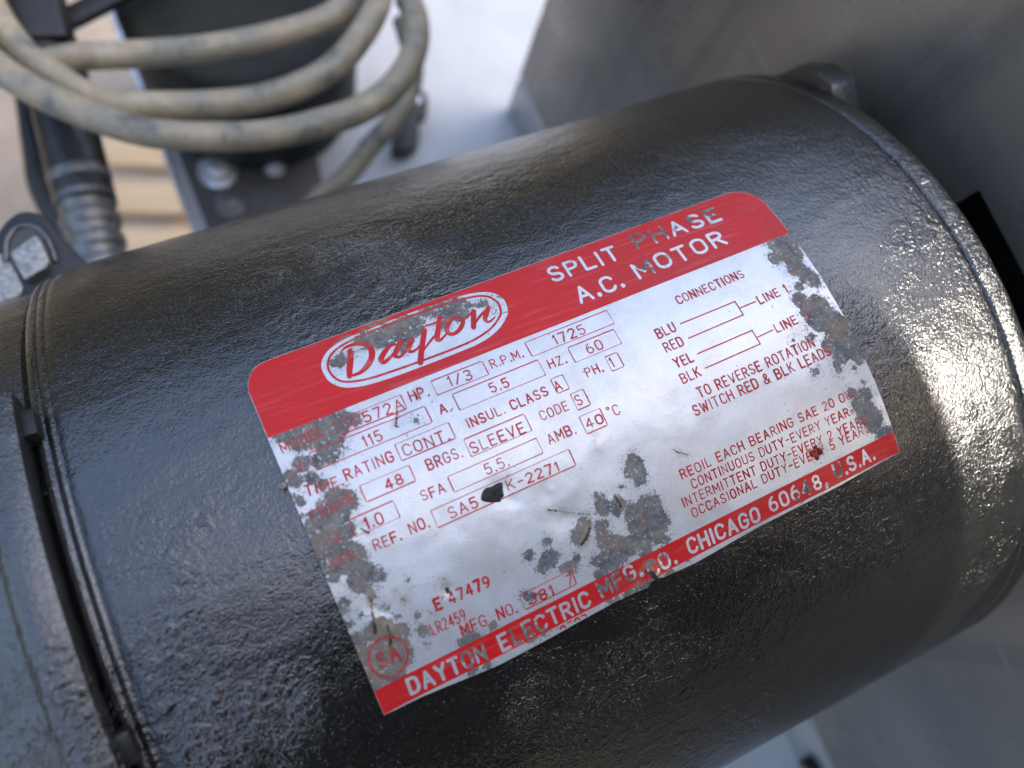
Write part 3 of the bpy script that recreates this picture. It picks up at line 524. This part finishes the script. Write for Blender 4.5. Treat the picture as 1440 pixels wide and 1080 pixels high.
# left end bell with its raised rim
prof = [(-72.1, 60), (-72.1, 67.5), (-73.0, 68.4), (-78, 68.6), (-84, 67.6), (-90, 66.2), (-97, 62), (-102, 54), (-106, 38), (-107, 12), (-107, 0.5)]
vs, fs = lathe(prof, 192)
bell = link('end_bell', sharpen(mesh('end_bell', vs, fs), 40), M_CAST, motor)
prof = [(-72.6, 67.8), (-72.4, 72.2), (-72.7, 73.4), (-73.4, 73.9), (-76.6, 74.0), (-77.3, 73.7), (-77.9, 72.6), (-78.6, 72.2), (-84, 71.6), (-90, 70.2), (-92, 69), (-92, 66)]
vs, fs = lathe(prof, 200, 'X', math.radians(-27), math.radians(207))
n_ = 201; m_ = len(prof); fs = list(fs) + [tuple(i * n_ for i in range(m_)), tuple(i * n_ + 200 for i in range(m_ - 1, -1, -1))]
link('flange', sharpen(mesh('flange', vs, fs), 40), M_CAST, bell)
for (y, z) in ((28.6, 66.0), (-13.8, 66.8)):
    bm = bmesh.new(); t = math.atan2(-y, z)
    box(bm, (-71.9, 0, 70.6), (2.4, 4.4, 3.0), 0.7); bmesh.ops.rotate(bm, matrix=Matrix.Rotation(t, 3, 'X'), verts=bm.verts, cent=(0, 0, 0))
    link('locating_tab', from_bm('locating_tab', bm, True, 50), M_RUBBER, motor)
# bolt ear standing out of the end bell on the far side
ear = catmull([(-86, 70), (-84.5, 82), (-82.6, 89.3), (-77.6, 92.9), (-73.4, 91.4), (-71.7, 87.4)], 6)
bm = bmesh.new(); prism(bm, [tuple(p) for p in ear] + [(-68.6, 79.5), (-66.6, 75.0), (-67.4, 71.5), (-78, 68), (-86, 66)], -22, 1.8, 'Z', 0.8)
eo = link('bolt_ear', from_bm('bolt_ear', bm, True, 40), M_RUBBER, motor)
rim_o = catmull([(-82.6, 82.5), (-81.2, 87.0), (-78.6, 89.4), (-75.6, 89.0), (-74.0, 86.6), (-73.5, 83.5), (-73.5, 79.5)], 6)
vs, fs = tube(np.c_[rim_o, np.full(len(rim_o), 1.9)], 0.75, 12)
link('rim', mesh('rim', vs, fs), M_CAST, eo)
bm = bmesh.new(); prism(bm, [tuple(p) for p in rim_o] + [(-80.5, 78)], 1.7, 2.1, 'Z')
link('recess_shade', from_bm('recess_shade', bm), M_DARKPLATE, eo)  # flat dark piece stands in for the shade of a hollow
bm = bmesh.new(); prism(bm, [(-80.9, 83.2), (-75.0, 85.6), (-74.3, 83.2), (-74.2, 79.0), (-75, 77.8), (-79.9, 76.4)], 1.0, 4.6, 'Z', 0.7)
link('bolt_head', from_bm('bolt_head', bm, True, 50), M_SUNLIT, eo)
bm = bmesh.new(); prism(bm, [(-86.5, 84.8), (-81.9, 84.8), (-80.9, 76.2), (-82, 74.5), (-87, 74)], -3, 2.2, 'Z', 0.6)
link('clamp_block', from_bm('clamp_block', bm, True, 50), M_SUNLIT, eo)
bm = bmesh.new()
box(bm, (0, 0, -98), (96, 92, 4), 1.2); box(bm, (-38, 0, -83), (4, 78, 30), 1.0); box(bm, (38, 0, -83), (4, 78, 30), 1.0)
box(bm, (-38, 0, -117), (30, 60, 34), 1.5); box(bm, (38, 0, -117), (30, 60, 34), 1.5)
link('foot', from_bm('foot', bm), M_CAST, motor)

# nameplate
plate = patch('nameplate', -43.7, 43.7, bt, bb, 300, 180, 0.0, M_PLATE, motor, 0.5)
BAND = -16.0
ins = 0.06
patch('red_band', -43.7 + ins, 43.7 - ins, lambda a: bt(a) + ins, lambda a: np.full_like(a, BAND), 260, 36, 0.02, M_RED, plate)
vbot = lambda a: np.minimum(bb(a) - ins, 23.22 + 0 * a)
patch('red_band', -43.7 + ins, 43.7 - ins, lambda a: np.full_like(a, 19.75), vbot, 260, 14, 0.02, M_RED, plate)
# oval panel, its line and the script inside
def blob(name, pts, h, mat, n=10):
    P = catmull(pts, 4, True); c = P.mean(0); L = len(P); A = []; F = []
    for i in range(n + 1): A += list(c + (P - c) * (i / n if i else 0.001))
    for i in range(n):
        for k in range(L): F.append((i * L + k, i * L + (k + 1) % L, (i + 1) * L + (k + 1) % L, (i + 1) * L + k))
    A = np.array(A); A[:, 1] = np.maximum(A[:, 1], bt(A[:, 0]) + 0.08)
    me = mesh(name, surf(A[:, 0], A[:, 1], h), F); marks(me, A[:, 0], A[:, 1]); return link(name, me, mat, plate)
blob('logo_panel', OV, 0.045, M_PLATE)
ik = Ink(); P = catmull(OL, 4, True); P = np.vstack([P, P[:1]])
P[:, 1] = np.maximum(P[:, 1], bt(P[:, 0]) + 0.4); ik.piece(P, np.full(len(P), 0.34), 0.07); ik.build('logo_line', M_INK, plate)
ik = Ink()
for wd, pts in SC:
    q = catmull([[*p, x * 0.0222] for p, x in zip(pts, wd)], 5); ik.piece(q[:, :2], q[:, 2], 0.075 + 0.008 * (ik.k % 6)); ik.k += 1
ik.build('logo_script', M_INK, plate)
for t, a0, v0, a1, v1, hh, wd in TX:
    ik = Ink(); hh = min(max(hh, 1.3), 1.5) if not (a0 > 5 and v0 > 11) else 1.3
    ik.text(t, a0 + wd * .3, v0, a1 - wd * .3, v1, hh, wd, 0.03); ik.build('lettering', M_INK, plate)
for t, a0, v0, a1, v1, hh, wd in WT:
    ik = Ink(); hh = (2.05 if v0 > 0 else 2.55)
    ik.text(t, a0 + wd * .4, v0 - .1, a1 - wd * .4, v1 - .1, hh, wd, 0.045, 0.08); ik.build('lettering', M_PLATE, plate)
ik = Ink(); ik.text('MOTOR', -19.0, 24.75, -13.6, 24.75, 1.25, 0.2, 0.03); ik.build('lettering', M_INK, plate, clip=True)
for q in BX:
    ik = Ink(); q = np.array(q)
    vt = (q[0][1] + q[1][1]) / 2; vb = (q[2][1] + q[3][1]) / 2; al = (q[0][0] + q[3][0]) / 2; ar = (q[1][0] + q[2][0]) / 2; r = 0.18
    c = arc(ar - r, vb - r, r, r, 90, 0, 4) + arc(ar - r, vt + r, r, r, 0, -90, 4) + arc(al + r, vt + r, r, r, -90, -180, 4) + arc(al + r, vb - r, r, r, 180, 90, 4)
    c = np.array(c + c[:1]); wd = np.array([0.13 + 0.06 * math.sin(i * .9 + al) for i in range(len(c))]); ik.piece(c, wd, 0.03); ik.build('ruled_box', M_INK, plate)
ik = Ink()
for q in LN: ik.stroke(q, 0.2, 0.03)
ik.build('wiring_diagram', M_INK, plate)
ik = Ink(); cx, cy = CM
ik.piece(np.array(arc(cx, cy, 2.55, 2.6, 0, 360, 40)), np.full(41, 0.3), 0.03); ik.k = 1
ik.text('SA', cx - 1.35, cy + .95, cx + 1.35, cy + .95, 1.9, 0.34, 0.04, 0.05)
ik.build('certification_mark', M_INK, plate)
# lump of black grit and a pale crumb stuck to the plate
def lump(name, pts, hmax, mat, parent):
    P = catmull(pts, 3, True); c = P.mean(0); L = len(P); n = 7; A = []; H = []; F = []
    rg = np.random.default_rng(3)
    for i in range(n + 1):
        f = i / n if i else 0.01
        A += list(c + (P - c) * f); H += list(hmax * (1 - f ** 3) * rg.uniform(0.6, 1.15, L) if i < n else np.full(L, -0.02))
    for i in range(n):
        for k in range(L): F.append((i * L + k, i * L + (k + 1) % L, (i + 1) * L + (k + 1) % L, (i + 1) * L + k))
    A = np.array(A); return link(name, mesh(name, surf(A[:, 0], A[:, 1], np.array(H)), F), mat, parent)
lump('grit_lump', SP, 0.5, M_TAR, plate)
cx, cy = -44.2, -9.2
lump('crumb', [(cx + .4 * math.cos(t), cy + .45 * math.sin(t)) for t in np.linspace(0, 5.4, 7)], 0.6, M_CRUMB, motor)

# ---------------------------------------------------------------- grey sheet metal guard past the far end
guard = thing('sheet_metal_guard', 'tall grey sheet steel guard standing past the right end of the motor', 'machine guard')
bm = bmesh.new()
X0, X1 = 95.0, 97.0; YT = 155.0; ZB, ZT = -108.0, 92.0; sy0, sy1, sz0, sz1 = -30.0, 15.0, -40.0, 57.5
def slab(y0, y1, z0, z1): box(bm, ((X0 + X1) / 2, (y0 + y1) / 2, (z0 + z1) / 2), (X1 - X0, y1 - y0, z1 - z0))
slab(sy1, YT, ZB, ZT); slab(-420, sy0, ZB, ZT); slab(sy0, sy1, sz1, ZT); slab(sy0, sy1, ZB, sz0)
link('side_panel', from_bm('side_panel', bm), M_SHEET, guard)
bm = bmesh.new(); box(bm, (96.2, -132.5, -122), (3.2, 575, 24.6), 0.8)
link('bottom_flange', from_bm('bottom_flange', bm, True, 40), M_FLANGE, guard)
bm = bmesh.new(); box(bm, (125, (sy0 + sy1) / 2, (sz0 + sz1) / 2), (2, 60, 110)); 
for yy in (sy0 - 4, sy1 + 4): box(bm, (111, yy, (sz0 + sz1) / 2), (27.5, 2, 110))
for zz in (sz0 - 4, sz1 + 4): box(bm, (111, (sy0 + sy1) / 2, zz), (27.5, 56, 2))
link('slot_dark_box', from_bm('slot_dark_box', bm), M_HOLE, guard)  # black box added behind the slot to paint the opening dark
def hex_bolt(name, c, r, h, mat, parent, axis='Z', washer=0):
    bm = bmesh.new(); pts = [(r * math.cos(math.pi / 3 * k + .3), r * math.sin(math.pi / 3 * k + .3)) for k in range(6)]
    prism(bm, pts, 0, h, 'Z', 0.14 * r)
    if washer: prism(bm, [(washer * math.cos(math.pi / 12 * k), washer * math.sin(math.pi / 12 * k)) for k in range(24)], -0.8, 0.15, 'Z', 0.2)
    if axis == 'X': bmesh.ops.rotate(bm, matrix=Matrix.Rotation(-math.pi / 2, 3, 'Y'), verts=bm.verts, cent=(0, 0, 0))
    bmesh.ops.translate(bm, vec=c, verts=bm.verts)
    return link(name, from_bm(name, bm, True, 40), mat, parent)
hex_bolt('flange_screw', (94.4, -138, -121), 4.6, 4.5, M_RUBBER, guard, 'X')
hex_bolt('flange_screw', (90.0, -138, -121), 2.2, 1.2, M_ZINC, guard, 'X')  # bright tip stands in for a highlight on the dark screw

# ---------------------------------------------------------------- white machine base with the bolted dark plate
base = thing('machine_base', 'white painted steel base sheet under the motor and cable', 'machine base')
bm = bmesh.new(); box(bm, (52.5, 110, -136), (199, 760, 3), 1.2)
link('top_sheet', from_bm('top_sheet', bm, True, 40), M_WHITE, base)
bm = bmesh.new(); box(bm, (-46.5, 110, -138.5), (3.0, 758, 11), 1.2)
link('folded_edge', from_bm('folded_edge', bm, True, 40), M_ZINC, base)
for x, y in ((-30, -250), (-30, 470), (135, -250), (135, 470)):
    bm = bmesh.new(); box(bm, (x, y, -339), (30, 30, 402), 2); link('leg', from_bm('leg', bm), M_DARKPLATE, base)
bp = thing('mounting_plate', 'dark steel mounting plate bolted to the white base beside the cable', 'metal plate')
bm = bmesh.new(); prism(bm, [(-42, 139), (-3, 132), (6, 140), (10, 167), (-42.5, 174.5)], -134.45, -129.5, 'Z', 0.8)
link('plate_body', from_bm('plate_body', bm, True, 40), M_DARKPLATE, bp)
hex_bolt('hex_bolt', (-30.5, 160.3, -128.8), 5.6, 4.6, M_ZINC, bp, washer=7.6)
hex_bolt('hex_bolt', (-9.3, 156.0, -128.8), 3.2, 3.0, M_ZINC, bp, washer=4.6)
hex_bolt('hex_bolt', (-30.5, 145.5, -128.8), 3.8, 2.2, M_FERRULE, bp, washer=5.6)
hook = thing('cable_clip', 'small black clip standing on the white base right of the cable', 'clip')
bm = bmesh.new(); cpts = catmull([(58, 170), (60.5, 166), (58, 160), (52, 157.5), (51.5, 153), (49, 147.5), (42, 145.5), (38, 149), (41, 154), (46, 158), (47, 163), (52, 169)], 4, True)
prism(bm, [tuple(p) for p in cpts], -134.45, -125, 'Z', 1.0)
link('clip_body', from_bm('clip_body', bm, True, 40), M_RUBBER, hook)
hex_bolt('clip_screw', (55, 165, -125), 2.4, 1.6, M_ZINC, hook)

# ---------------------------------------------------------------- coiled cable round the dark drum
def cable(paths, name, label):
    t = thing(name, label, 'cable')
    for pts, rad in paths:
        vs, fs = tube(catmull(pts, 10), rad, 20); link('strand', mesh('strand', vs, fs), M_CABLE, t)
    return t
far = [(20, 215), (-10, 240), (-50, 235), (-72, 205)]
loopA = [(-72, 205, -40), (-80.5, 180, -40), (-77.3, 159.8, -42), (-67.5, 158.2, -42), (-58.2, 158.0, -42), (-45.4, 155.2, -42), (-26.6, 151.8, -42), (-11.8, 150.7, -42), (-3.4, 150.7, -42), (8.8, 151.4, -42), (19, 154.5, -42), (27, 161, -42), (33, 175, -41), (33, 195, -39), (20, 220, -37), (-10, 235, -36), (-45, 230, -36), (-66, 208, -36),
         (-74, 180, -36), (-71, 160, -36), (-62.2, 145.3, -36), (-54.2, 137.6, -36), (-46.6, 134.7, -36), (-32.6, 130.9, -36), (-18.9, 128.5, -36), (-5.8, 128.6, -36), (6.5, 131.8, -36), (16.5, 137.9, -36), (24.8, 145.3, -36), (29.6, 152.6, -36), (33, 170, -35), (30, 195, -33), (10, 225, -31), (-25, 240, -30), (-60, 225, -29), (-80, 190, -29), (-82.5, 170, -29),
         (-80.0, 158.5, -30), (-76.5, 150.7, -30), (-69.6, 141.4, -30), (-57.8, 130.2, -30), (-45.2, 121.7, -30), (-26.2, 115.3, -30), (-14.3, 113.1, -30), (-4.9, 112.8, -30), (8.6, 113.6, -30), (19.7, 118.1, -31), (28.8, 125.6, -32), (34.9, 135.1, -34), (38.2, 145, -38), (42, 158, -50), (50, 172, -70)]
cable([(loopA, 3.95), ([(50, 176, -86), (47.5, 158, -86), (41.0, 146.4, -86), (30.9, 137.5, -86), (19.9, 130.5, -86), (9.9, 123.8, -87), (-1.6, 119.3, -89), (-13.0, 114.5, -92), (-26, 106, -98), (-35, 92, -110), (-36, 70, -124)], 3.7)],
      'coiled_cable', 'weathered beige power cable in loose coils over the black drum')
drum = thing('black_drum', 'dark round housing inside the loops of beige cable', 'drum')
vs, fs = lathe([(-134.4, 1), (-134.4, 40), (-132, 41.5), (-80, 41.5), (-76.5, 40.8), (-74.6, 39), (-74, 36), (-74, 1)], 96, 'Z', center=(-4, 196, 0))
link('housing', sharpen(mesh('housing', vs, fs), 40), M_DRUM, drum)

# black hose with a ribbed ferrule
hose = thing('black_hose', 'thick black hose with grey ribbed end beside the motor', 'hose')
H0, H1 = np.array((-64.4, 197, -55.0)), np.array((-72.4, 109.5, -58.0))
ax = (H1 - H0) / np.linalg.norm(H1 - H0)
pts = [H0 - ax * 60 + (0, 0, 8)] + [H0 + (H1 - H0) * t for t in np.linspace(0, 0.86, 12)]
vs, fs = tube(catmull(pts, 4), 8.4, 28); link('hose_body', mesh('hose_body', vs, fs), M_RUBBER, hose)
tt = np.linspace(0.74, 1.22, 90); rr = []
for t in tt:
    f = (t - 0.74) / 0.48; rr.append(7.9 - 1.2 * f + 0.75 * (0.5 + 0.5 * math.tanh(5 * math.sin(f * 2 * math.pi * 6))))
vs, fs = tube([H0 + (H1 - H0) * t for t in tt], rr, 32); fer = link('ribbed_ferrule', sharpen(mesh('ribbed_ferrule', vs, fs), 60), M_FERRULE, hose)
pts = [(-78, 215, -100), (-82, 190, -102), (-85.5, 172, -104), (-88, 159, -106), (-86.5, 147, -108), (-82, 134, -112), (-76, 118, -120), (-70, 100, -130)]
pp_ = thing('black_pipe', 'thin black pipe curving behind the thick black hose', 'pipe')
vs, fs = tube(catmull(pts, 8), 5.2, 20); link('pipe_body', mesh('pipe_body', vs, fs), M_RUBBER, pp_)
bx_ = thing('black_switch_box', 'black box in the top corner above the hose', 'box')
bm = bmesh.new(); prism(bm, [(-110, 220), (-62, 205), (-58.4, 180), (-59.2, 168.5), (-76.4, 172.5), (-112, 178)], -70, -46, 'Z', 1.6)
link('box_body', from_bm('box_body', bm, True, 40), M_RUBBER, bx_)
bm = bmesh.new(); box(bm, (0, 0, 0), (44, 6.5, 4), 1, Matrix.Rotation(math.radians(17), 3, 'Z')); bmesh.ops.translate(bm, vec=(-44, 190.5, -62), verts=bm.verts)
link('strap', from_bm('strap', bm, True, 40), M_RUBBER, bx_)

# ---------------------------------------------------------------- wooden slats and the ground below
pallet = thing('wooden_pallet', 'wooden slats coloured sunlit tan, lying on the ground below the machine', 'pallet')
pm = None
for k in range(8):
    bm = bmesh.new(); box(bm, (0, 0, 0), (420, 25.5, 14), 1.5); 
    if pm is None: pm = from_bm('board', bm, True, 40)
    else: bm.free()
    o = link('board', pm, M_WOOD if k == 0 else None, pallet)
    an = math.radians(-19); d = Vector((math.sin(-an), math.cos(an), 0))
    o.location = (Vector((108, 284, -420)) + d * (k - 7) * 36.0 + Vector((random.uniform(-6, 6), 0, random.uniform(-2, 2)))) * K
    o.rotation_euler = (random.uniform(-.02, .02), random.uniform(-.006, .006), an + random.uniform(-.012, .012))
for s in (-150, 150):
    bm = bmesh.new(); box(bm, (0, 0, 0), (40, 330, 110), 2); o = link('bearer', from_bm('bearer', bm), M_WOOD, pallet)
    o.location = Vector((108 + s * .95 - 30, 284 + s * -.33 - 105, -483.4)) * K; o.rotation_euler = (0, 0, math.radians(-19))
def sheet(x0, x1, y0, y1, z): return [(x0, y0, z), (x1, y0, z), (x1, y1, z), (x0, y1, z)]
g = link('concrete_slab', mesh('concrete_slab', sheet(-900, 900, -900, 640, -540), [(0, 1, 2, 3)], False), M_GROUND); g['kind'] = 'structure'
g = link('ground', mesh('ground', sheet(-9000, 9000, -9000, 9000, -546), [(0, 1, 2, 3)], False), M_DARK_GROUND); g['kind'] = 'structure'  # dark surface added beyond the slab to cut bounced sunlight

# ---------------------------------------------------------------- added out of view to shade the motor: a canvas awning up towards the sun, a hedge beyond
e1 = (Vector((1, 0, 0)) - SUN * SUN.x).normalized(); e2 = SUN.cross(e1)
def to_e(p): p = Vector(p); return (p.dot(e1), p.dot(e2))
us = [-1600, 12, 62, 184, 202, 450]; vs_ = [-1900, -45, 40, 72, 132, 300]
holes = {(1, 1), (1, 2)}
bm = bmesh.new()
gv = {}
def AV(i, j, k):
    if (i, j, k) not in gv: gv[(i, j, k)] = bm.verts.new(SUN * (700 + k * 3) + e1 * us[i] + e2 * vs_[j])
    return gv[(i, j, k)]
for i in range(5):
    for j in range(5):
        if (i, j) in holes: continue
        for k in (0, 1): bm.faces.new([AV(i, j, k), AV(i + 1, j, k), AV(i + 1, j + 1, k), AV(i, j + 1, k)])
        for (di, dj, p, q) in ((-1, 0, (i, j), (i, j + 1)), (1, 0, (i + 1, j), (i + 1, j + 1)), (0, -1, (i, j), (i + 1, j)), (0, 1, (i, j + 1), (i + 1, j + 1))):
            a, b = i + di, j + dj
            if (a, b) in holes or not (0 <= a < 5 and 0 <= b < 5):
                bm.faces.new([AV(*p, 0), AV(*q, 0), AV(*q, 1), AV(*p, 1)])
bmesh.ops.recalc_face_normals(bm, faces=bm.faces)
aw = link('sun_blocker', from_bm('sun_blocker', bm), M_BLOCKER)
tag(aw, 'dark olive canvas awning with an open gap, added unseen to shade the motor', 'blocker')
bm = bmesh.new()                       # unseen netting added to thin the sun through the gap
for k in range(11):
    u = 12 + k * 5.0; q = [SUN * 699 + e1 * x + e2 * y for x, y in ((u, -45), (u + 2.3, -45), (u + 2.3, 72), (u, 72))]
    bm.faces.new([bm.verts.new(p) for p in q])
nb = link('dimmer_strips', from_bm('dimmer_strips', bm), M_BLOCKER, aw); nb['kind'] = 'stuff'
rg = np.random.default_rng(5)
path = catmull([(4200, 1900), (1500, 1850), (-400, 1850), (-1500, 1800), (-2600, 1850), (-3600, 1900), (-4600, 1900)], 24)
out = catmull([(4200, 2700), (1500, 2650), (-400, 2650), (-1500, 2650), (-2600, 2650), (-3600, 2650), (-4600, 2650)], 24)
nx = len(path); V = []; F = []
zs = np.linspace(-545, 900, 16)
for z in zs:
    for x, y in path: V.append((x + rg.uniform(-70, 70), y + rg.uniform(-70, 70), z + rg.uniform(-40, 40)))
F += [(j * nx + i + 1, j * nx + i, (j + 1) * nx + i, (j + 1) * nx + i + 1) for j in range(15) for i in range(nx - 1)]
b0 = len(V); V += [(x, y, -545) for x, y in out] + [(x, y, 880) for x, y in out]
F += [(15 * nx + i + 1, 15 * nx + i, b0 + nx + i, b0 + nx + i + 1) for i in range(nx - 1)] + [(b0 + i, b0 + i + 1, b0 + nx + i + 1, b0 + nx + i) for i in range(nx - 1)]
hd = link('baffle', mesh('baffle', V, F, False), M_BAFFLE); hd['kind'] = 'stuff'  # unseen dark mass added to keep low reflections on the shell dark
tag(hd, 'dense dark green hedge added out of view to darken reflections', 'baffle')
